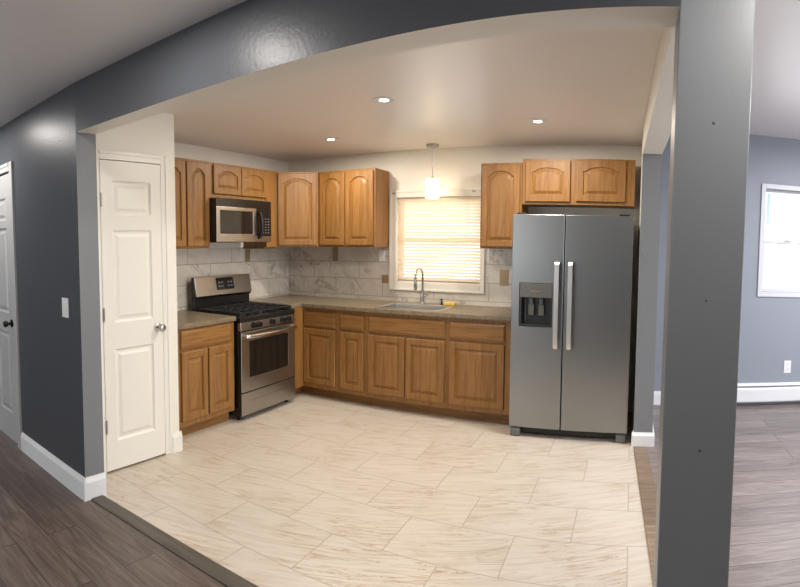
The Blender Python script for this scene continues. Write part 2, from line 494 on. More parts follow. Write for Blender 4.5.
for p in hd.data.polygons:                  # kitchen side and underside carry the kitchen's cream paint
    if p.normal.z < -.9 or p.normal.y > .9: p.material_index = 1
# pillar
PX0, PX1, PY0, PY1 = 3.753, 3.9626, -3.3294, -3.175
bm = nb(); a = [(PX0 + .004, PY0), (PX1 + .004, PY0), (PX1 + .004, PY1), (PX0 + .004, PY1)]
vb = [bm.verts.new((x - .014, y, -.02)) for x, y in a]; vt = [bm.verts.new((x, y, 2.7)) for x, y in a]
for i in range(4): bm.faces.new((vb[i], vb[(i + 1) % 4], vt[(i + 1) % 4], vt[i]))
bm.faces.new(vb[::-1]); bm.faces.new(vt)
pil = struct('pillar', bm, 'grey_lit', 'grey pillar at the right end of the wide opening', bevel=.004)
for z, r in ((1.841, .0045), (1.351, .003), (.926, .004)):
    bm = nb(); lathe(bm, [(0, 0), (r, 0), (r * .7, .0012), (0, .0012)], 10, Matrix.Translation((3.859 - (1.8 - z) * .004, PY0, z)) @ Matrix.Rotation(PI / 2, 4, 'X'))
    obj('nail_hole', bm, 'slot', pil)
# stub wall and beam between kitchen and dining
SX0, SX1, SY = 3.7015, 3.8459, -.833
bm = nb(); box(bm, SX0, SX1, SY, YD, -.05, 2.7)
st = struct('wall_right', bm, 'grey_lit', 'grey wall end beside the refrigerator')
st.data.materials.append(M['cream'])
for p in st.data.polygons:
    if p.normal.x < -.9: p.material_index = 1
bm = nb(); prism(bm, [(SX0, SY), (SX1, SY), (3.895, -3.18), (3.756, -3.18)], 2.1924, 2.7)
struct('beam', bm, 'cream', 'cream beam running from the wall end to the pillar')
# dining
DWX0, DWX1, DWZ0, DWZ1 = 4.925, 5.88, 1.115, 2.125
bm = nb(); xs = [SX0, DWX0, DWX1, 7.2]; zs = [-.05, DWZ0, DWZ1, 2.7]
slab_cells(bm, xs, zs, lambda i, j: not (i == 1 and j == 1), -.15, 0)
bm.transform(Matrix(((1, 0, 0, 0), (0, 0, -1, YD), (0, 1, 0, 0), (0, 0, 0, 1))))
struct('wall_dining', bm, 'grey_dining', 'blue grey wall with the bright window')
bm = nb()                                     # far right wall with a wide daylight opening (outside the frame)
ys = [-8, -4.2, -.25, YD]; zs = [-.05, .45, 2.3, 2.7]
slab_cells(bm, ys, zs, lambda i, j: not (i == 1 and j == 1), 0, .15)
bm.transform(Matrix(((0, 0, 1, 7.2), (1, 0, 0, 0), (0, 1, 0, 0), (0, 0, 0, 1))))
struct('wall_far_right', bm, 'grey_dining')
bm = nb(); xs = [-3, -2.4, 1.3, 7.2]; zs = [-.05, .6, 2.2, 2.7]
slab_cells(bm, xs, zs, lambda i, j: not (i == 1 and j == 1), 0, .15)
bm.transform(Matrix(((1, 0, 0, 0), (0, 0, -1, -8), (0, 1, 0, 0), (0, 0, 0, 1))))
struct('wall_rear', bm, 'grey_dining')
bm = nb(); box(bm, -3.15, -3, -8, -2.9, -.05, 2.7); struct('wall_far_left', bm, 'grey')
# ceilings
bm = nb(); prism(bm, [(-.15, .15), (SX1, .15), (3.9, -3.26), (2.4, -3.175), (-.15, -3.21)], HK, HK + .1)
struct('ceiling', bm, 'ceiling', 'satin cream kitchen ceiling')
bm = nb(); prism(bm, [(-3, -3.20), (2.4, -3.17), (3.96, -3.25), (7.2, -3.25), (7.2, -8.1), (-3, -8.1)], HL, HL + .3)
struct('ceiling_living', bm, 'ceiling_living', 'pale grey ceiling of the front room')
bm = nb(); prism(bm, [(SX1 - .05, YD + .1), (7.3, YD + .1), (7.3, -3.32), (SX1 - .05, -3.32)], HD, HD + .1)
struct('ceiling_dining', bm, 'ceiling_dining', 'pinkish pale ceiling of the next room')

# baseboards
def base_profile(h=.13, t=.016): return [(0, 0), (-t, 0), (-t, h * .78), (-t * .75, h * .86), (-t * .45, h * .95), (-t * .4, h), (0, h)]
def baseboard(name, p0, p1, label=None, h=.13, m='white_cool', parent=None):
    p0, p1 = Vector((*p0, 0)), Vector((*p1, 0)); d = p1 - p0
    bm = nb(); profile_x(bm, base_profile(h), 0, d.length)
    bm.transform(Matrix.Translation(p0) @ Matrix.Rotation(math.atan2(d.y, d.x), 4, 'Z'))
    return struct(name, bm, m, label, parent)
bb = baseboard('baseboard_left', (.075, yw(.075)), (XJ + .0155, yw(XJ)), 'tall white baseboard along the dark grey wall', .135)
baseboard('baseboard_return', (XJ, yw(XJ) - .0158), (XJ, yw(XJ) + WT + .002), None, .135, parent=bb)
bb = baseboard('baseboard_closet', (XCL, -2.400), (XCL, YCL + .016), 'short white baseboard at the closet corner', .14, 'white')
baseboard('baseboard_return', (XCL + .012, YCL), (.66, YCL), None, .14, 'white', parent=bb)
bb = baseboard('baseboard_right', (SX0 - .014, SY), (SX1 + .014, SY), 'white baseboard on the wall end beside the refrigerator', .105)
baseboard('baseboard_return', (SX1, SY), (SX1, YD), None, .105, parent=bb)
baseboard('baseboard_return', (SX0, SY + .06), (SX0, SY), None, .105, parent=bb)
baseboard('baseboard_dining', (SX1 + .016, YD), (4.36, YD), 'white baseboard of the next room behind the pillar', .133)

# ------------------------------------------------------------------ door_1 (closet) : built front -y, turned to face +x
def hinge(par, x, y, z):
    bm = nb(); tube(bm, [(x, y, z - .045), (x, y, z + .045)], .0065, 10); box(bm, x, x + .012, y + .002, y + .005, z - .043, z + .043)
    obj('hinge', bm, 'nickel', par)
def knob(par, x, y, z, m, r=.027):
    R = Matrix.Translation((x, y, z)) @ Matrix.Rotation(PI / 2, 4, 'X')
    bm = nb(); lathe(bm, [(0, 0), (.031, 0), (.031, .004), (.022, .009), (.011, .012), (.010, .03), (.018, .036), (r, .046), (r * 1.02, .055), (r * .85, .064), (r * .4, .068), (0, .068)], 24, R)
    return obj('door_knob', bm, m, par, smooth=True)
d1 = bpy.data.objects.new('door_1', None); S.collection.objects.link(d1); d1['kind'] = 'structure'; d1['label'] = 'narrow white three panel closet door'
d1.location = (XCL, DY0, 0); d1.rotation_euler[2] = PI / 2
dw = DY1 - DY0 - .006
lf = panel_leaf(dw, 2.028, .035, [(.088, dw - .088, 1.675, 1.90), (.088, dw - .088, .975, 1.58), (.088, dw - .088, .19, .80)])
leaf = obj('door_leaf', shift(lf, .003, .028, .016), 'door', d1, bevel=.0015)
for z in (1.79, 1.05, .312): hinge(d1, .004, -.010, z)
knob(leaf, dw - .045, -.007, .925, 'nickel')
bm = nb(); box(bm, dw - .028 + .03, dw - .010 + .022, .006, .012, .90, .95); obj('strike_plate', bm, 'nickel', d1)
bm = nb()
for (a, b, c, d) in ((-.062, 0, 0, DZ1 + .055), (DY1 - DY0, DY1 - DY0 + .062, 0, DZ1 + .055), (0, DY1 - DY0, DZ1 - .004, DZ1 + .055)):
    box(bm, a, b, -.007, .002, c, d)
    if c: box(bm, a, b, -.012, -.006, c + .035, d)
    else: box(bm, a if a < 0 else b - .024, a + .024 if a < 0 else b, -.011, -.006, c, d)
obj('door_casing', bm, 'white', d1, bevel=.003)
# ------------------------------------------------------------------ door_2 (left edge of the picture)
d2 = bpy.data.objects.new('door_2', None); S.collection.objects.link(d2); d2['kind'] = 'structure'; d2['label'] = 'white six panel door at the left edge'
d2.location = (D2A, yw(D2A), 0); d2.rotation_euler[2] = SLOPE
w2 = D2B - D2A; dw = w2 - .012
pc = [(.11, dw / 2 - .045), (dw / 2 + .045, dw - .118)]
lf = panel_leaf(dw, 2.045, .035, [(a, b, c, d) for a, b in pc for c, d in ((1.70, 1.87), (.99, 1.645), (.21, .845))])
leaf = obj('door_leaf', shift(lf, .006, .038, .012), 'door_shaded', d2, bevel=.0015)
bm = nb()
for (a, b, c, d) in ((.001, .022, 0, 2.07), (w2 - .022, w2 - .001, 0, 2.07), (.022, w2 - .022, 2.05, 2.07)): box(bm, a, b, .0385, WT - .004, c, d)
obj('door_stop', bm, 'door_shaded', d2)
knob(leaf, dw - .060, .003, .93, 'brass_dark', .025)
bm = nb()
for (a, b, c, d) in ((-.066, 0, 0, 2.13), (w2, w2 + .066, 0, 2.13), (0, w2, 2.068, 2.13)):
    box(bm, a, b, -.014, .002, c, d)
    if c: box(bm, a, b, -.019, -.013, c + .036, d)
    else: box(bm, a if a < 0 else b - .028, a + .028 if a < 0 else b, -.019, -.013, c, d)
obj('door_casing', bm, 'door_shaded', d2, bevel=.003)

# ------------------------------------------------------------------ window_1 (kitchen)
w1 = bpy.data.objects.new('window_1', None); S.collection.objects.link(w1); w1['kind'] = 'structure'; w1['label'] = 'kitchen window in cream casing behind the closed blind'
w1.location = (WX0, 0, WZ0)
ww, wh = WX1 - WX0, WZ1 - WZ0
bm = nb()
T = 1.283 - WX0
for q in ((T, .004, -.079, wh + .066), (ww - .004, 2.2797 - WX0, -.079, wh + .066), (.004, ww - .004, -.079, .004), (.004, ww - .004, wh - .004, wh + .066)):
    box(bm, q[0], q[1], -.019, 0, q[2], q[3])
for q in ((T - .0, T + .02, -.079, wh + .066), (2.2797 - WX0 - .02, 2.2797 - WX0, -.079, wh + .066), (T + .02, 2.2797 - WX0 - .02, -.079, -.059), (T + .02, 2.2797 - WX0 - .02, wh + .046, wh + .066)):
    box(bm, q[0], q[1], -.025, -.018, q[2], q[3])
obj('window_casing', bm, 'white', w1, bevel=.003)
bm = nb()
for q in ((0, .035, 0, wh), (ww - .035, ww, 0, wh), (.035, ww - .035, 0, .035), (.035, ww - .035, wh - .035, wh), (.035, ww - .035, wh / 2 - .018, wh / 2 + .018)):
    box(bm, q[0], q[1], .08, .12, q[2], q[3])
obj('window_frame', bm, 'white', w1, bevel=.002)
bm = nb(); box(bm, .035, ww - .035, .098, .102, .035, wh - .035); obj('window_pane', bm, 'glass', w1)
# blind
bl = thing('window_blind', 'closed cream mini blind glowing with daylight in the kitchen window', 'blind', (WX0, .022, WZ0))
bm = nb(); box(bm, .008, ww - .008, -.013, .013, wh - .032, wh - .004); obj('head_rail', bm, 'rail', bl, bevel=.003)
bm = nb()
nsl = 26; zb, zt = .045, wh - .045
for k in range(nsl):
    z = zb + (zt - zb) * k / (nsl - 1); a = math.radians(51)
    pr = []
    for q in (-1, -.5, 0, .5, 1):
        u = q * .0178; c = .0018 * (1 - q * q)
        pr.append((-(u * math.cos(a)) - c * math.sin(a), z + u * math.sin(a) - c * math.cos(a)))
    lo = [bm.verts.new((.010, y, zz)) for y, zz in pr]; hi = [bm.verts.new((ww - .010, y, zz)) for y, zz in pr]
    for i in range(4): bm.faces.new((lo[i], hi[i], hi[i + 1], lo[i + 1]))
obj('slats', bm, 'slat', bl, smooth=True)
bm = nb(); box(bm, .010, ww - .010, -.012, .010, .012, .026); obj('bottom_rail', bm, 'rail_dark', bl, bevel=.003)
for x in (.075, ww - .14):
    bm = nb(); tube(bm, [(x, -.020, .02), (x, -.020, wh - .02)], .0012, 6); obj('ladder_cord', bm, 'rail', bl)
bm = nb(); tube(bm, [(.070, -.026, wh - .03), (.068, -.027, wh - .45)], .003, 8); obj('tilt_wand', bm, 'rail', bl)
for i, (x, lab) in enumerate(((1.335, 'small curtain rod bracket at the upper left of the window casing'), (2.165, 'small curtain rod bracket at the upper right of the window casing'))):
    bk = thing('curtain_bracket', lab, 'bracket', (x, -.0255, 1.988), 0, 'curtain rod brackets')
    bm = nb(); box(bm, -.016, .016, -.003, 0, -.006, .006); obj('bracket_plate', bm, 'nickel', bk)
    bm = nb(); tube(bm, [(0, -.003, 0), (0, -.03, 0), (0, -.038, .006), (0, -.04, .016)], .0035, 8); obj('bracket_hook', bm, 'nickel', bk)

# ------------------------------------------------------------------ window_2 (next room)
w2o = bpy.data.objects.new('window_2', None); S.collection.objects.link(w2o); w2o['kind'] = 'structure'; w2o['label'] = 'bright sash window in the blue grey wall'
w2o.location = (DWX0, YD, DWZ0)
ww2, wh2 = DWX1 - DWX0, DWZ1 - DWZ0
bm = nb()
for q in ((-.045, 0, -.045, wh2 + .045), (ww2, ww2 + .045, -.045, wh2 + .045), (0, ww2, -.045, 0), (0, ww2, wh2, wh2 + .045)):
    box(bm, q[0], q[1], -.016, .0, q[2], q[3])
obj('window_casing', bm, 'window_white', w2o, bevel=.003)
zm = 1.61 - DWZ0
for (z0, z1, y) in ((zm - .018, wh2, .07), (0, zm + .018, .035)):
    bm = nb(); s = .024
    for q in ((0, s, z0, z1), (ww2 - s, ww2, z0, z1), (s, ww2 - s, z0, z0 + .034), (s, ww2 - s, z1 - .03, z1)):
        box(bm, q[0], q[1], y, y + .03, q[2], q[3])
    sash = obj('sash', bm, 'window_white', w2o, bevel=.002)
    bm = nb(); box(bm, s, ww2 - s, y + .013, y + .017, z0 + .034, z1 - .03); obj('window_pane', bm, 'glass', sash)
bm = nb(); box(bm, .22, .28, .022, .034, zm + .012, zm + .03); box(bm, .235, .265, .012, .024, zm + .016, zm + .026); obj('sash_lock', bm, 'window_white', w2o, bevel=.002)
bm = nb(); box(bm, .026, .062, .045, .048, zm + .17, wh2 - .04); obj('teal_strip', bm, 'teal', w2o)

# ================================================================== BACKSPLASH (structure)
bm = nb()
prof = [(0.0, .903), (1.2815, .903), (1.2815, 1.4585), (.0, 1.4585)]
box(bm, .0085, 1.2825, -.008, 0, .919, 1.4585); box(bm, 2.2803, 2.73, -.008, 0, .919, 1.4585); box(bm, 1.2825, 2.2803, -.008, 0, .919, 1.0325)
struct('wall_tile_back', bm, 'splash_back', 'marble look backsplash tile under the kitchen window')
bm = nb(); box(bm, 0, .008, YCL, 0, .896, 1.4585)
struct('wall_tile_left', bm, 'splash_left', 'marble look backsplash tile behind the range')

# ================================================================== CABINETS
G_UP, G_BASE = 'oak wall cabinets', 'oak base cabinets'
ZUB, ZUT = 1.4593, 2.209
def door_at(par, x0, x1, y, z0, z1, arch=0, fr=.052):
    return obj('door', shift(cab_door(x1 - x0, z1 - z0, arch, fr), x0, y, z0), 'oak', par)
def drawer_at(par, x0, x1, y, z0, z1):
    return obj('drawer', shift(drawer_front(x1 - x0, z1 - z0), x0, y, z0), 'oak_h', par)
def carcass(par, x0, x1, yf, z0, z1, yb=-.010, name='body'):
    bm = nb(); box(bm, x0, x1, yf, yb, z0, z1); return obj(name, bm, 'oak', par, bevel=.002)
ZB, ZDT, ZR0, ZR1, ZC = .1446, .676, .700, .841, .879
def base_cab(label, root, rot, w, doors, drawers, yf=-.61, ytk=-.512, ztop=ZC, sink=False):
    t = thing('base_cabinet', label, 'cabinet', root, rot, G_BASE)
    if sink:
        bm = nb(); box(bm, 0, .016, yf + .019, -.012, .10, ztop); box(bm, w - .016, w, yf + .019, -.012, .10, ztop); box(bm, .017, w - .017, yf + .019, -.012, .101, .118); box(bm, .017, w - .017, -.022, -.0125, .119, ztop)
        fm = nb(); slab_cells(fm, [0, .040, w / 2 - .03, w / 2 + .03, w - .040, w], [.10, ZB + .03, .66, .72, .825, ztop], lambda i, j: not ((i in (1, 3) and j == 1) or (i in (1, 2, 3) and j == 3)), -.018, 0)
        fm.transform(Matrix(((1, 0, 0, 0), (0, 0, 1, yf + .018), (0, 1, 0, 0), (0, 0, 0, 1))))
        obj('face_frame', fm, 'oak', t)
        obj('body', bm, 'oak', t)
    else: carcass(t, 0, w, yf, .10, ztop)
    bm = nb(); box(bm, 0, w, ytk, ytk + .016, 0, .0995); obj('toe_kick', bm, 'toe', t)
    for a, b in doors: door_at(t, a, b, yf - .001, ZB, ZDT)
    for a, b in drawers: drawer_at(t, a, b, yf - .001, ZR0, ZR1)
    return t
# left of the range (turned to face +x)
t = base_cab('oak base cabinet with two doors standing left of the range', (.018, YCL + .022, 0), PI / 2, .708, [(.112, .386), (.400, .664)], [(.112, .664)], ztop=.856, yf=-.615, ytk=-.545)
# corner with one door beside the range
t = thing('base_cabinet', 'oak corner base cabinet immediately right of the range', 'cabinet', (.012, 0, 0), 0, G_BASE)
bm = nb(); prism(bm, [(0, -.010), (0, -.800), (.636, -.800), (.636, -.612), (.640, -.610), (1.030, -.610), (1.030, -.010)], .10, ZC); obj('body', bm, 'oak', t, bevel=.002)
bm = nb(); prism(bm, [(.46, -.79), (.53, -.79), (.53, -.512), (1.030, -.512), (1.030, -.496), (.46, -.496)], 0, .0995); obj('toe_kick', bm, 'toe', t)
door_at(t, .6423, 1.003, -.611, ZB, ZDT); drawer_at(t, .6423, 1.003, -.611, ZR0, ZR1)
base_cab('narrow oak base cabinet, the slimmest one under the counter', (1.043, 0, 0), 0, .311, [(.0265, .2786)], [(.0265, .2786)])
base_cab('wide oak sink base cabinet with double doors under the steel sink', (1.355, 0, 0), 0, .769, [(.0195, .381), (.391, .7554)], [(.0195, .7554)], sink=True)
base_cab('oak base cabinet with one broad door next to the refrigerator', (2.125, 0, 0), 0, .560, [(.028, .508)], [(.028, .508)])

# wall cabinets: left wall
def wall_cab(label, root, rot, w, h, doors, yf=-.305, arch=.045, fr=.05, name='wall_cabinet'):
    t = thing(name, label, 'cabinet', root, rot, G_UP)
    carcass(t, 0, w, yf, 0, h)
    for a, b, c, d in doors: door_at(t, a, b, yf - .001, c, d, arch, fr)
    return t
HU = ZUT - ZUB
y0 = -2.20
t = wall_cab('tall oak wall cabinet at the far left, half behind the closet corner', (0, y0, ZUB), PI / 2, .652, HU, [(.030, .366, .018, HU - .022), (.382, .640, .018, HU - .022)], arch=.045)
t = wall_cab('short oak wall cabinet above the microwave', (0, -1.5465, 1.900), PI / 2, .773, ZUT - 1.900, [(.045, .402, .036, ZUT - 1.90 - .02), (.410, .770, .036, ZUT - 1.90 - .02)], arch=.034, fr=.046)
# corner
t = thing('wall_cabinet', 'diagonal oak corner wall cabinet with a single arched door', 'cabinet', (0, 0, ZUB), 0, G_UP)
bm = nb(); prism(bm, [(.010, -.012), (.010, -.61), (.312, -.61), (.616, -.312), (.616, -.012)], 0, HU); obj('body', bm, 'oak', t, bevel=.002)
bm = nb(); box(bm, .010, .312, -.772, -.611, 0, HU); obj('filler_panel', bm, 'oak', t, bevel=.002)
L = math.hypot(.304, .298)
bm = shift(cab_door(L - .03, HU - .035, .046, .05), .015, -.001, .018)
bm.transform(Matrix.Translation((.312, -.61, 0)) @ Matrix.Rotation(math.atan2(.298, .304), 4, 'Z')); obj('door', bm, 'oak', t)
# right of corner
t = wall_cab('double door oak wall cabinet just left of the window', (.622, 0, ZUB), 0, .650, HU, [(.018, .310, .018, HU - .022), (.326, .632, .018, HU - .022)], yf=-.305, arch=.045)
t = wall_cab('single door oak wall cabinet right of the window', (2.3155, 0, ZUB), 0, .370, HU - .01, [(.016, .352, .018, HU - .03)], yf=-.305, arch=.042)
ZOB = 1.845
t = wall_cab('wide oak wall cabinet above the refrigerator', (2.6875, 0, ZOB), 0, .965, ZUT + .022 - ZOB, [(.030, .418, .022, .365), (.470, .886, .028, .372)], yf=-.305, arch=.034, fr=.056)

# ================================================================== COUNTERTOPS
bm = nb(); xs = [.0085, .655]; ys = [YCL + .004, -1.592]
slab_cells(bm, [.0085, .659], [YCL + .003, -1.592], lambda i, j: True, .857, .896)
tag(obj('countertop', bm, 'counter', bevel=.006), 'short taupe countertop left of the range', 'countertop', 'taupe countertops')
SKX0, SKX1, SKY0, SKY1 = 1.41, 2.06, -.605, -.115
bm = nb()
xs = [.0085, .644, SKX0 + .012, SKX1 - .012, 2.690]; ys = [-.803, -.650, SKY0 + .012, SKY1 - .012, -.0085]
def fl(i, j):
    if j == 0: return i == 0
    return not (i == 2 and j == 2)
slab_cells(bm, xs, ys, fl, .880, .919)
tag(obj('countertop', bm, 'counter', bevel=.006), 'long taupe countertop under the window holding the sink', 'countertop', 'taupe countertops')

# ================================================================== SINK, FAUCET
sk = thing('kitchen_sink', 'stainless drop-in sink set in the counter below the window', 'sink', ((SKX0 + SKX1) / 2, (SKY0 + SKY1) / 2, .919))
hw, hd_ = (SKX1 - SKX0) / 2, (SKY1 - SKY0) / 2
bm = nb()
def rr(hx, hy, r, z, oy=0, n=6):
    pts = []
    for cx, cy, a0 in ((hx - r, hy - r, 0), (-hx + r, hy - r, 90), (-hx + r, -hy + r, 180), (hx - r, -hy + r, 270)):
        for k in range(n + 1):
            a = math.radians(a0 + 90 * k / n); pts.append(bm.verts.new((cx + r * math.cos(a), cy + oy + r * math.sin(a), z)))
    return pts
rs = [rr(hw, hd_, .03, .0005), rr(hw, hd_, .03, .003), rr(hw - .006, hd_ - .006, .028, .006), rr(hw - .035, hd_ - .055, .05, .006, -.028), rr(hw - .042, hd_ - .062, .05, .000, -.028), rr(hw - .055, hd_ - .075, .05, -.15, -.028), rr(hw - .09, hd_ - .11, .04, -.168, -.028), rr(.03, .03, .028, -.17, -.028)]
for a, b in zip(rs, rs[1:]): bridge(bm, a, b)
bm.faces.new(rs[-1])
rim = obj('basin', bm, 'sink_steel', sk, smooth=True)
sm = rim.modifiers.new('thickness', 'SOLIDIFY'); sm.thickness = .0012; sm.offset = 1
bm = nb(); lathe(bm, [(0, 0), (.036, 0), (.036, .002), (.028, .003), (.02, .001), (0, .001)], 20, Matrix.Translation((0, -.028, -.169))); obj('drain', bm, 'nickel', sk, smooth=True)
fx, fyy = 1.703, -.145
fa = thing('kitchen_faucet', 'chrome pull-down faucet standing behind the sink', 'faucet', (fx, fyy, .926))
bm = nb(); lathe(bm, [(0, 0), (.028, 0), (.028, .006), (.022, .012), (.0205, .06), (.0195, .12), (.016, .13), (0, .13)], 24); obj('faucet_body', bm, 'chrome', fa, smooth=True)
bm = nb()
pts = [(0, 0, .125), (0, 0, .20), (0, 0, .27)] + [(-.012 * (1 - math.cos(a)) * .9, -.062 * (1 - math.cos(a)), .27 + .062 * math.sin(a)) for a in [PI * k / 10 for k in range(1, 11)]] + [(-.022, -.124, .25)]
tube(bm, pts, .0105, 14); obj('spout', bm, 'chrome', fa, smooth=True)
bm = nb(); lathe(bm, [(0, 0), (.014, 0), (.0175, .01), (.017, .07), (.0125, .105), (0, .105)], 18, Matrix.Translation((-.022, -.124, .145))); sp_ = obj('spray_head', bm, 'chrome', fa, smooth=True)
bm = nb(); lathe(bm, [(0, 0), (.0125, 0), (.0145, .008), (0, .008)], 16, Matrix.Translation((-.022, -.124, .138))); obj('nozzle', bm, 'charcoal', sp_, smooth=True)
bm = nb(); tube(bm, [(.012, 0, .075), (.034, -.002, .075)], .014, 14); tube(bm, [(.03, -.002, .078), (.05, -.004, .084), (.072, -.008, .102), (.082, -.010, .125)], [.010, .0085, .0075, .0085], 12); obj('lever_handle', bm, 'chrome', fa, smooth=True)
sb = thing('soap_dispenser', 'small dark soap pump on the sink ledge between faucet and sponge', 'soap dispenser', (1.902, -.150, .926))
bm = nb(); lathe(bm, [(0, 0), (.015, 0), (.015, .004), (.010, .008), (.009, .03), (0, .03)], 16); obj('pump_body', bm, 'charcoal', sb, smooth=True)
bm = nb(); lathe(bm, [(0, .028), (.006, .028), (.006, .042), (.011, .044), (.011, .054), (0, .056)], 14); tube(bm, [(0, 0, .049), (0, -.03, .052), (0, -.038, .046)], .004, 8); obj('pump_head', bm, 'charcoal', sb, smooth=True)
bm = nb(); box(bm, -.055, .055, -.034, .034, 0, .028)
tag(obj('sponge', bm, 'sponge', bevel=.008, segs=3, loc=(1.985, -.155, .9262), rotz=.12), 'yellow sponge lying at the right back corner of the sink', 'sponge')

# ================================================================== RANGE
RY0, RY1 = -1.5769, -.8142
rg = thing('gas_range', 'stainless and black gas range standing between the base cabinets', 'range', (0, RY0 + .003, 0), PI / 2)
rw = RY1 - RY0 - .006
bm = nb(); box(bm, 0, rw, -.655, -.05, .045, .845); box(bm, .001, rw - .001, -.6875, -.655, .05, .76); obj('body', bm, 'black', rg, bevel=.003)
bm = nb(); box(bm, -.001, rw + .001, -.690, -.0505, .846, .872); box(bm, 0, rw, -.690, -.66, .835, .846)
for q in ((-.001, rw + .001, -.690, -.664), (-.001, rw + .001, -.14, -.0505), (-.001, .02, -.664, -.14), (rw - .02, rw + .001, -.664, -.14)): box(bm, q[0], q[1], q[2], q[3], .872, .884)
ck = obj('cooktop', bm, 'black', rg, bevel=.004)
# control panel: slanted stainless band
bm = nb(); profile_x(bm, [(-.656, .765), (-.694, .768), (-.688, .834), (-.656, .834)], 0, rw); cp = obj('control_panel', bm, 'steel_warm', rg, bevel=.003)
for x in (.158, .226, .405, .556, .640):
    bm = nb(); R = Matrix.Translation((x, -.6915, .803)) @ Matrix.Rotation(PI / 2 - .09, 4, 'X')
    lathe(bm, [(0, 0), (.028, 0), (.028, .006), (.025, .010), (.022, .030), (.019, .034), (0, .034)], 22, R); box(bm, -.005, .005, -.019, .019, .030, .042, R)
    obj('burner_knob', bm, 'black', cp, smooth=True)
# oven door
bm = nb(); slab_cells(bm, [0.002, .105, rw - .105, rw - .002], [.248, .365, .675, .757], lambda i, j: not (i == 1 and j == 1), -.006, 0)
bm.transform(Matrix(((1, 0, 0, 0), (0, 0, 1, -.688), (0, 1, 0, 0), (0, 0, 0, 1)))); od = obj('oven_door', bm, 'steel_warm', rg, bevel=.004)
bm = nb(); box(bm, .106, rw - .106, -.692, -.6877, .366, .674); obj('oven_window', bm, 'black_glass', od, bevel=.002)
bm = nb()
pts = [(.035, -.694, .722), (.04, -.728, .722)] + [(.06 + (rw - .12) * k / 12, -.735 - .018 * math.sin(PI * k / 12), .722) for k in range(13)] + [(rw - .04, -.728, .722), (rw - .035, -.694, .722)]
tube(bm, pts, .0185, 14); obj('oven_handle', bm, 'chrome', od, smooth=True)
bm = nb(); slab_cells(bm, [.002, .10, rw - .10, rw - .002], [.050, .165, .188, .238], lambda i, j: not (i == 1 and j == 1), -.006, 0)
bm.transform(Matrix(((1, 0, 0, 0), (0, 0, 1, -.688), (0, 1, 0, 0), (0, 0, 0, 1)))); box(bm, .10, rw - .10, -.690, -.6877, .164, .189); obj('drawer', bm, 'steel_warm', rg, bevel=.004)
for x in (.05, rw - .05):
    for y in (-.62, -.08):
        bm = nb(); lathe(bm, [(0, 0), (.02, 0), (.017, .012), (.010, .015), (.010, .046), (0, .046)], 14, Matrix.Translation((x, y, 0))); obj('foot', bm, 'black_matte', rg)
# back guard
bm = nb(); box(bm, .0, rw, -.120, -.083, .8845, 1.02); profile_x(bm, [(-.083, 1.0), (-.083, 1.195), (-.115, 1.195), (-.145, 1.02), (-.132, 1.0)], 0, rw)
bg = obj('backguard', bm, 'black', rg, bevel=.003)
bm = nb(); profile_x(bm, [(-.116, 1.198), (-.123, 1.196), (-.156, 1.022), (-.148, 1.018)], .004, rw - .002); fp = obj('backguard_panel', bm, 'steel_warm', bg, bevel=.003)
def on_panel(x0, x1, t0, t1, d):      # a thin plate on the slanted panel
    bm = nb(); P = lambda t: (-.123 - .033 * (1 - t) , 1.196 - .174 * (1 - t))
    (ya, za), (yb, zb_) = P(t0), P(t1)
    profile_x(bm, [(ya, za), (ya - d, za), (yb - d, zb_), (yb, zb_)], x0, x1); return bm
dp = obj('display', on_panel(.27, .505, .26, .90, .003), 'display', fp)
bm = nb()
for x in (.295, .335, .42, .46):
    for tz in (.42, .62):
        P = lambda t: (-.123 - .033 * (1 - t), 1.196 - .174 * (1 - t))
        (ya, za), (yb, zb_) = P(tz), P(tz + .07); bm = nb(); profile_x(bm, [(ya - .003, za), (ya - .0045, za), (yb - .0045, zb_), (yb - .003, zb_)], x, x + .022)
        obj('button', bm, 'button', dp)
# burners and grates
for (x, y, r) in ((.17, -.53, .05), (.17, -.23, .04), (.38, -.38, .045), (.59, -.53, .045), (.59, -.23, .04)):
    bm = nb(); lathe(bm, [(0, .8725), (r, .8725), (r, .882), (r * .8, .886), (r * .78, .894), (r * .6, .898), (0, .898)], 22, Matrix.Translation((x, y, 0))); obj('burner', bm, 'black_matte', ck, smooth=True)
for (xa, xb) in ((.03, .262), (.272, .486), (.496, rw - .03)):
    bm = nb(); zt = .916
    for y in (-.65, -.15): box(bm, xa, xb, y - .006, y + .006, zt - .012, zt)
    for x in (xa + .006, xb - .006): box(bm, x - .006, x + .006, -.65, -.15, zt - .012, zt)
    xm = (xa + xb) / 2
    box(bm, xm - .005, xm + .005, -.65, -.15, zt - .010, zt + .003)
    for y in (-.56, -.47, -.38, -.29, -.20): box(bm, xa + .01, xb - .01, y - .005, y + .005, zt - .010, zt + .003)
    for x in (xa + .008, xb - .008):
        for y in (-.645, -.38, -.155): box(bm, x - .006, x + .006, y - .006, y + .006, .8725, zt - .01)
    obj('grate', bm, 'black_matte', ck, bevel=.002)

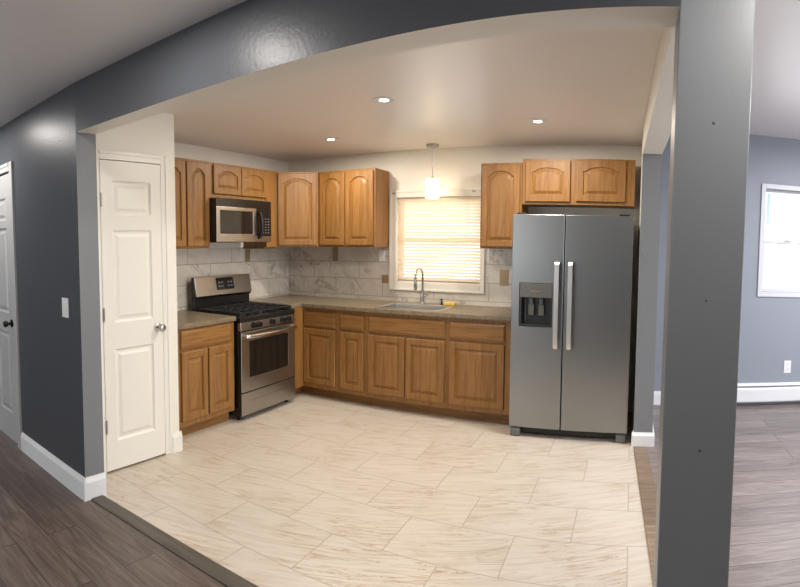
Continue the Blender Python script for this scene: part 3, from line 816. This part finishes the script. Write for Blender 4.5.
# ================================================================== MICROWAVE
MX, MB, MT = .4076, 1.508, 1.894
mw = thing('microwave', 'stainless and black microwave hanging over the range', 'microwave', (0, -1.5614 + .002, MB), PI / 2)
mwid, mh = .749, MT - MB
bm = nb(); box(bm, 0, mwid, -.372, -.0085, 0, mh); box(bm, .001, mwid - .001, -.4015, -.372, .001, mh - .001); obj('body', bm, 'black', mw, bevel=.003)
zv = 1.822 - MB
bm = nb(); box(bm, 0, mwid, -.404, -.402, zv, mh)
for k in range(5): box(bm, .015, mwid - .015, -.408, -.404, zv + .010 + k * .012, zv + .016 + k * .012)
obj('vent_grille', bm, 'black', mw, bevel=.0015)
xd = .528
bm = nb(); slab_cells(bm, [.002, .045, xd - .05, xd], [.004, .075, zv - .035, zv - .003], lambda i, j: not (i == 1 and j == 1), -.006, 0)
bm.transform(Matrix(((1, 0, 0, 0), (0, 0, 1, -.402), (0, 1, 0, 0), (0, 0, 0, 1)))); md = obj('door', bm, 'steel_warm', mw, bevel=.004)
bm = nb(); box(bm, .046, xd - .051, -.406, -.4017, .076, zv - .036); obj('door_window', bm, 'black_glass', md, bevel=.002)
bm = nb(); tube(bm, [(xd + .028, -.405, .040), (xd + .028, -.43, .05), (xd + .028, -.446, .10), (xd + .028, -.450, .16), (xd + .028, -.446, .22), (xd + .028, -.43, .268), (xd + .028, -.405, .278)], [.014, .017, .018, .018, .018, .017, .014], 12); obj('handle', bm, 'black', md, smooth=True)
bm = nb(); box(bm, xd + .002, mwid - .002, -.407, -.402, .058, zv - .003); pn = obj('control_panel', bm, 'black_glass', mw, bevel=.003)
bm = nb(); box(bm, xd + .002, mwid - .002, -.407, -.402, .004, .0565); obj('lower_trim', bm, 'steel_warm', mw, bevel=.003)
bm = nb()
for i in range(3):
    for j in range(6):
        bm = nb(); box(bm, xd + .085 + i * .04, xd + .105 + i * .04, -.4082, -.407, .085 + j * .026, .093 + j * .026); obj('button', bm, 'button', pn)
bm = nb(); box(bm, xd + .08, mwid - .025, -.4082, -.407, .245, .275); obj('display', bm, 'display', pn)
# dark board under the filler next to the microwave
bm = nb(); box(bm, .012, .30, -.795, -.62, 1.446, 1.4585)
tag(obj('mounting_board', bm, 'board_dark'), 'dark wooden board under the cabinets beside the microwave', 'board')

# ================================================================== REFRIGERATOR
FX0, FX1, FY, FH = 2.7225, 3.651, -.8003, 1.7304
fr = thing('refrigerator', 'tall stainless side by side refrigerator with water dispenser', 'refrigerator', (FX0, 0, 0))
fw = FX1 - FX0; XS = 3.132 - FX0
bm = nb(); box(bm, .004, fw - .004, -.715, -.03, .03, FH - .012); obj('body', bm, 'fridge_side', fr, bevel=.004)
DX0, DX1, DZ0_, DZ1_ = 2.791 - FX0, 3.045 - FX0, .871, 1.205
bm = nb(); slab_cells(bm, [0, DX0, DX1, XS - .004], [.078, DZ0_, DZ1_, FH], lambda i, j: not (i == 1 and j == 1), -.078, 0)
bm.transform(Matrix(((1, 0, 0, 0), (0, 0, 1, -.722), (0, 1, 0, 0), (0, 0, 0, 1)))); ld = obj('door', bm, 'steel', fr, bevel=.006, segs=3)
bm = nb(); box(bm, XS + .004, fw, -.80, -.722, .078, FH); rd = obj('door', bm, 'steel', fr, bevel=.006, segs=3)
# dispenser
bm = nb(); g = .0015
box(bm, DX0 + g, DX1 - g, -.735, -.723, DZ0_ + g, DZ1_ - g)                     # back of the recess
box(bm, DX0 + g, DX0 + .014, -.803, -.735, DZ0_ + g, 1.095); box(bm, DX1 - .014, DX1 - g, -.803, -.735, DZ0_ + g, 1.095)
box(bm, DX0 + .014, DX1 - .014, -.806, -.735, DZ0_ + g, .889)
ds = obj('dispenser', bm, 'charcoal', ld, bevel=.002); ds['label'] = 'dark dispenser recess'
bm = nb(); box(bm, DX0 + g, DX1 - g, -.8045, -.735, 1.096, DZ1_ - g); obj('dispenser_panel', bm, 'grey_plastic', ds, bevel=.003)
for q in ((.08, .16, 1.140, 1.150), (.115, .125, 1.118, 1.124)):
    bm = nb(); box(bm, DX0 + q[0], DX0 + q[1], -.8055, -.8045, q[2], q[3]); obj('button', bm, 'plate_brown', ds)
for x in (.085, .165):
    bm = nb(); box(bm, DX0 + x - .022, DX0 + x + .022, -.762, -.750, .955, 1.04); box(bm, DX0 + x - .014, DX0 + x + .014, -.775, -.745, 1.045, 1.09); obj('dispenser_paddle', bm, 'grey_plastic', ds, bevel=.003)
bm = nb(); box(bm, DX0 + .03, DX0 + .042, -.748, -.740, .90, 1.08); obj('dispenser_tube', bm, 'grey_plastic', ds)
for door, x in ((ld, 3.083 - FX0), (rd, 3.186 - FX0)):
    bm = nb()
    prof = [(-.800, .72), (-.84, .715), (-.856, .735)] + [(-.860 - .006 * math.sin(PI * k / 12), .76 + (1.33 - .76) * k / 12) for k in range(13)] + [(-.856, 1.355), (-.84, 1.375), (-.800, 1.37)]
    w_ = .0165
    inner = [(y + .017 if abs(y) > .83 else y, z + (.022 if z < .75 else -.022 if z > 1.35 else 0)) for y, z in prof]
    for (ya, za), (yb, zb_), (yc, zc), (yd_, zd) in zip(prof, prof[1:], inner[1:], inner):
        quad = [(ya, za), (yb, zb_), (yc, zc), (yd_, zd)]
        a = [bm.verts.new((x - w_, p[0], p[1])) for p in quad]; b = [bm.verts.new((x + w_, p[0], p[1])) for p in quad]
        for i in range(4): bm.faces.new((a[i], a[(i + 1) % 4], b[(i + 1) % 4], b[i]))
    bmesh.ops.remove_doubles(bm, verts=bm.verts, dist=.0004)
    # drop the inner walls that two neighbouring pieces share
    seen = {}
    for f in list(bm.faces):
        k = tuple(sorted(v.index for v in f.verts)) if False else frozenset(f.verts)
        if k in seen: bm.faces.remove(f)
        else: seen[k] = f
    obj('handle', bm, 'handle', door, bevel=.004, segs=2)
bm = nb(); box(bm, .03, fw - .03, -.742, -.716, .022, .074); obj('base_grille', bm, 'black_matte', fr)
for x in (.012, fw - .088):
    bm = nb(); profile_x(bm, [(-.71, 0), (-.79, 0), (-.797, .012), (-.797, .055), (-.775, .074), (-.71, .074)], x, x + .076); obj('foot', bm, 'grey_plastic', fr, bevel=.004)
for x in (.03, fw - .11):
    bm = nb(); box(bm, x, x + .08, -.79, -.66, FH + .0005, FH + .014); obj('hinge_cover', bm, 'charcoal', fr, bevel=.004)

# ================================================================== PLATES, SWITCH, OUTLET, HEATER
def plate(name, label, cat, loc, rot, w, h, m, group=None, th=.006, kind=None):
    t = thing(name, label, cat, loc, rot, group)
    bm = nb(); box(bm, -w / 2, w / 2, -th, 0, -h / 2, h / 2); obj('cover_plate', bm, m, t, bevel=.002)
    return t
t = plate('wall_plate', 'tan cover plate on the backsplash between window and refrigerator', 'wall plate', (2.468, -.008, 1.191), 0, .085, .15, 'plate_tan')
bm = nb(); box(bm, -.017, .017, -.009, -.006, -.034, .034); obj('blank_insert', bm, 'plate_tan', t, bevel=.001)
t = plate('wall_plate', 'small brown plate at the lower left of the window casing', 'wall plate', (1.232, -.008, 1.137), 0, .074, .082, 'plate_brown')
bm = nb(); box(bm, -.012, .012, -.008, -.006, -.014, .014); obj('blank_insert', bm, 'plate_brown', t, bevel=.001)
bm = nb(); box(bm, .598, .668, -.0115, -.0082, 1.308, 1.4565)
tag(obj('wall_patch', bm, 'plate_bare'), 'bare tan patch below the double wall cabinet near the corner', 'wall patch', 'bare patches in the backsplash')
bm = nb(); box(bm, .0082, .0115, -.751, -.678, 1.312, 1.438)
tag(obj('wall_patch', bm, 'plate_bare'), 'bare tan patch on the side wall right of the microwave', 'wall patch', 'bare patches in the backsplash')
t = plate('outlet', 'white outlet under the right end of the double wall cabinet', 'outlet', (1.195, -.008, 1.375), 0, .07, .115, 'plastic_white')
for z in (-.022, .022):
    bm = nb(); box(bm, -.015, .015, -.008, -.006, z - .014, z + .014); s = obj('socket', bm, 'plastic_white', t, bevel=.001)
xs_ = .812
t = plate('light_switch', 'white light switch on the dark grey wall', 'light switch', (xs_, yw(xs_), 1.126), SLOPE, .075, .118, 'plastic_white')
bm = nb(); box(bm, -.017, .017, -.009, -.006, -.034, .034); obj('rocker', bm, 'plastic_white', t, bevel=.0015)
for z in (-.048, .048):
    bm = nb(); lathe(bm, [(0, 0), (.003, 0), (.002, .001), (0, .001)], 8, Matrix.Translation((0, -.006, z)) @ Matrix.Rotation(PI / 2, 4, 'X')); obj('screw', bm, 'nickel', t)
t = plate('outlet', 'white outlet on the blue grey wall above the heater', 'outlet', (5.226, YD, .372), 0, .072, .125, 'plastic_white')
for z in (-.024, .024):
    bm = nb(); lathe(bm, [(0, 0), (.017, 0), (.016, .002), (0, .002)], 18, Matrix.Translation((0, -.006, z)) @ Matrix.Rotation(PI / 2, 4, 'X')); s = obj('socket', bm, 'plastic_white', t)
    bm = nb()
    for x in (-.006, .006): box(bm, x - .0015, x + .0015, -.0088, -.008, z - .004, z + .006)
    obj('slots', bm, 'slot', s)
ht = thing('baseboard_heater', 'long white baseboard heater under the bright window', 'heater', (4.38, YD, 0))
hl = 2.4
bm = nb(); profile_x(bm, [(0, .02), (0, .215), (-.022, .215), (-.040, .200), (-.040, .193), (-.012, .198), (-.008, .02)], .02, hl - .02); obj('back_plate', bm, 'heater', ht)
bm = nb(); profile_x(bm, [(-.058, .045), (-.062, .045), (-.066, .165), (-.058, .182), (-.052, .182), (-.060, .163)], .02, hl - .02); obj('front_cover', bm, 'heater', ht)
bm = nb(); profile_x(bm, [(-.010, .05), (-.056, .05), (-.056, .150), (-.010, .150)], .03, hl - .03); obj('fins', bm, 'charcoal', ht)
for x in (0, hl - .02):
    bm = nb(); profile_x(bm, [(0, 0), (0, .217), (-.024, .217), (-.068, .18), (-.068, 0)], x, x + .02); obj('end_cap', bm, 'heater', ht, bevel=.003)

# ================================================================== LIGHTS
def recessed(label, loc, m, power, col, group, r=.062):
    t = thing('recessed_light', label, 'ceiling light', loc, 0, group)
    bm = nb(); lathe(bm, [(r, 0), (r + .014, 0), (r + .016, -.003), (r + .002, -.007), (r - .004, -.005)], 32); obj('trim_ring', bm, 'plastic_white', t, smooth=True)
    bm = nb(); lathe(bm, [(0, -.0015), (r - .001, -.0015), (r - .001, -.0045), (0, -.0055)], 32); obj('lens', bm, m, t, smooth=True)
    l = bpy.data.lights.new('lamp', 'AREA'); l.shape = 'DISK'; l.size = 2 * r; l.energy = power; l.color = col
    lo = bpy.data.objects.new('lamp', l); S.collection.objects.link(lo); lo.parent = t; lo.location = (0, 0, -.010)
    return t
g = 'recessed lights in the kitchen ceiling'
recessed('lit recessed ceiling light nearest the range and microwave', (1.1003, -.8225, HK), 'lamp_white', P_KITCHEN, C_KITCHEN, g)
recessed('lit recessed ceiling light closest to the header, middle of the kitchen', (2.0841, -1.7282, HK), 'lamp_white', P_KITCHEN, C_KITCHEN, g)
recessed('lit recessed ceiling light in front of the refrigerator', (2.9236, -.9028, HK), 'lamp_white', P_KITCHEN, C_KITCHEN, g)
g = 'recessed lights in the front room ceiling'
for x in (-.14, 1.99, 4.19):
    recessed('lit recessed light of the front room outside the picture', (x, -3.71, HL), 'lamp_cool', P_LIVING, C_LIVING, g)
t = thing('fill_lamp', 'added unseen fill lamp brightening the next room', 'ceiling light', (5.75, -1.6, HD))  # added lamp, out of view, to brighten the next room's floor and wall
bm = nb(); lathe(bm, [(0, 0), (.15, 0), (.15, -.02), (.13, -.05), (.08, -.07), (0, -.075)], 28); obj('lens', bm, 'lamp_cool', t, smooth=True)
l = bpy.data.lights.new('lamp', 'AREA'); l.shape = 'DISK'; l.size = .25; l.energy = P_DINING_FILL; l.color = (.93, .95, 1)
lo = bpy.data.objects.new('lamp', l); S.collection.objects.link(lo); lo.parent = t; lo.location = (0, 0, -.08)
# pendant
pd = thing('pendant_lamp', 'small lit glass pendant lamp hanging in front of the window', 'pendant lamp', (1.813, -.20, HK))
bm = nb(); lathe(bm, [(0, 0), (.060, 0), (.060, -.020), (.054, -.026), (0, -.026)], 28); obj('canopy', bm, 'nickel', pd, smooth=True)
bm = nb(); tube(bm, [(0, 0, -.02), (0, 0, -.300)], .0045, 10); obj('rod', bm, 'nickel', pd, smooth=True)
bm = nb(); lathe(bm, [(0, -.295), (.016, -.295), (.022, -.312), (.022, -.335), (0, -.335)], 20); obj('socket_cap', bm, 'nickel', pd, smooth=True)
bm = nb(); n = 48
prof = [(.020, -.312), (.055, -.313), (.061, -.320), (.061, -.488), (.057, -.492), (.056, -.488), (.056, -.322), (.020, -.318)]
rings = []
for r, z in prof:
    rings.append([bm.verts.new(((r + (.0022 if r > .05 and k % 4 < 2 else 0)) * math.cos(2 * PI * k / n), (r + (.0022 if r > .05 and k % 4 < 2 else 0)) * math.sin(2 * PI * k / n), z)) for k in range(n)])
for a, b in zip(rings, rings[1:] + rings[:1]):
    for k in range(n): bm.faces.new((a[k], a[(k + 1) % n], b[(k + 1) % n], b[k]))
obj('glass_shade', bm, 'shade', pd)
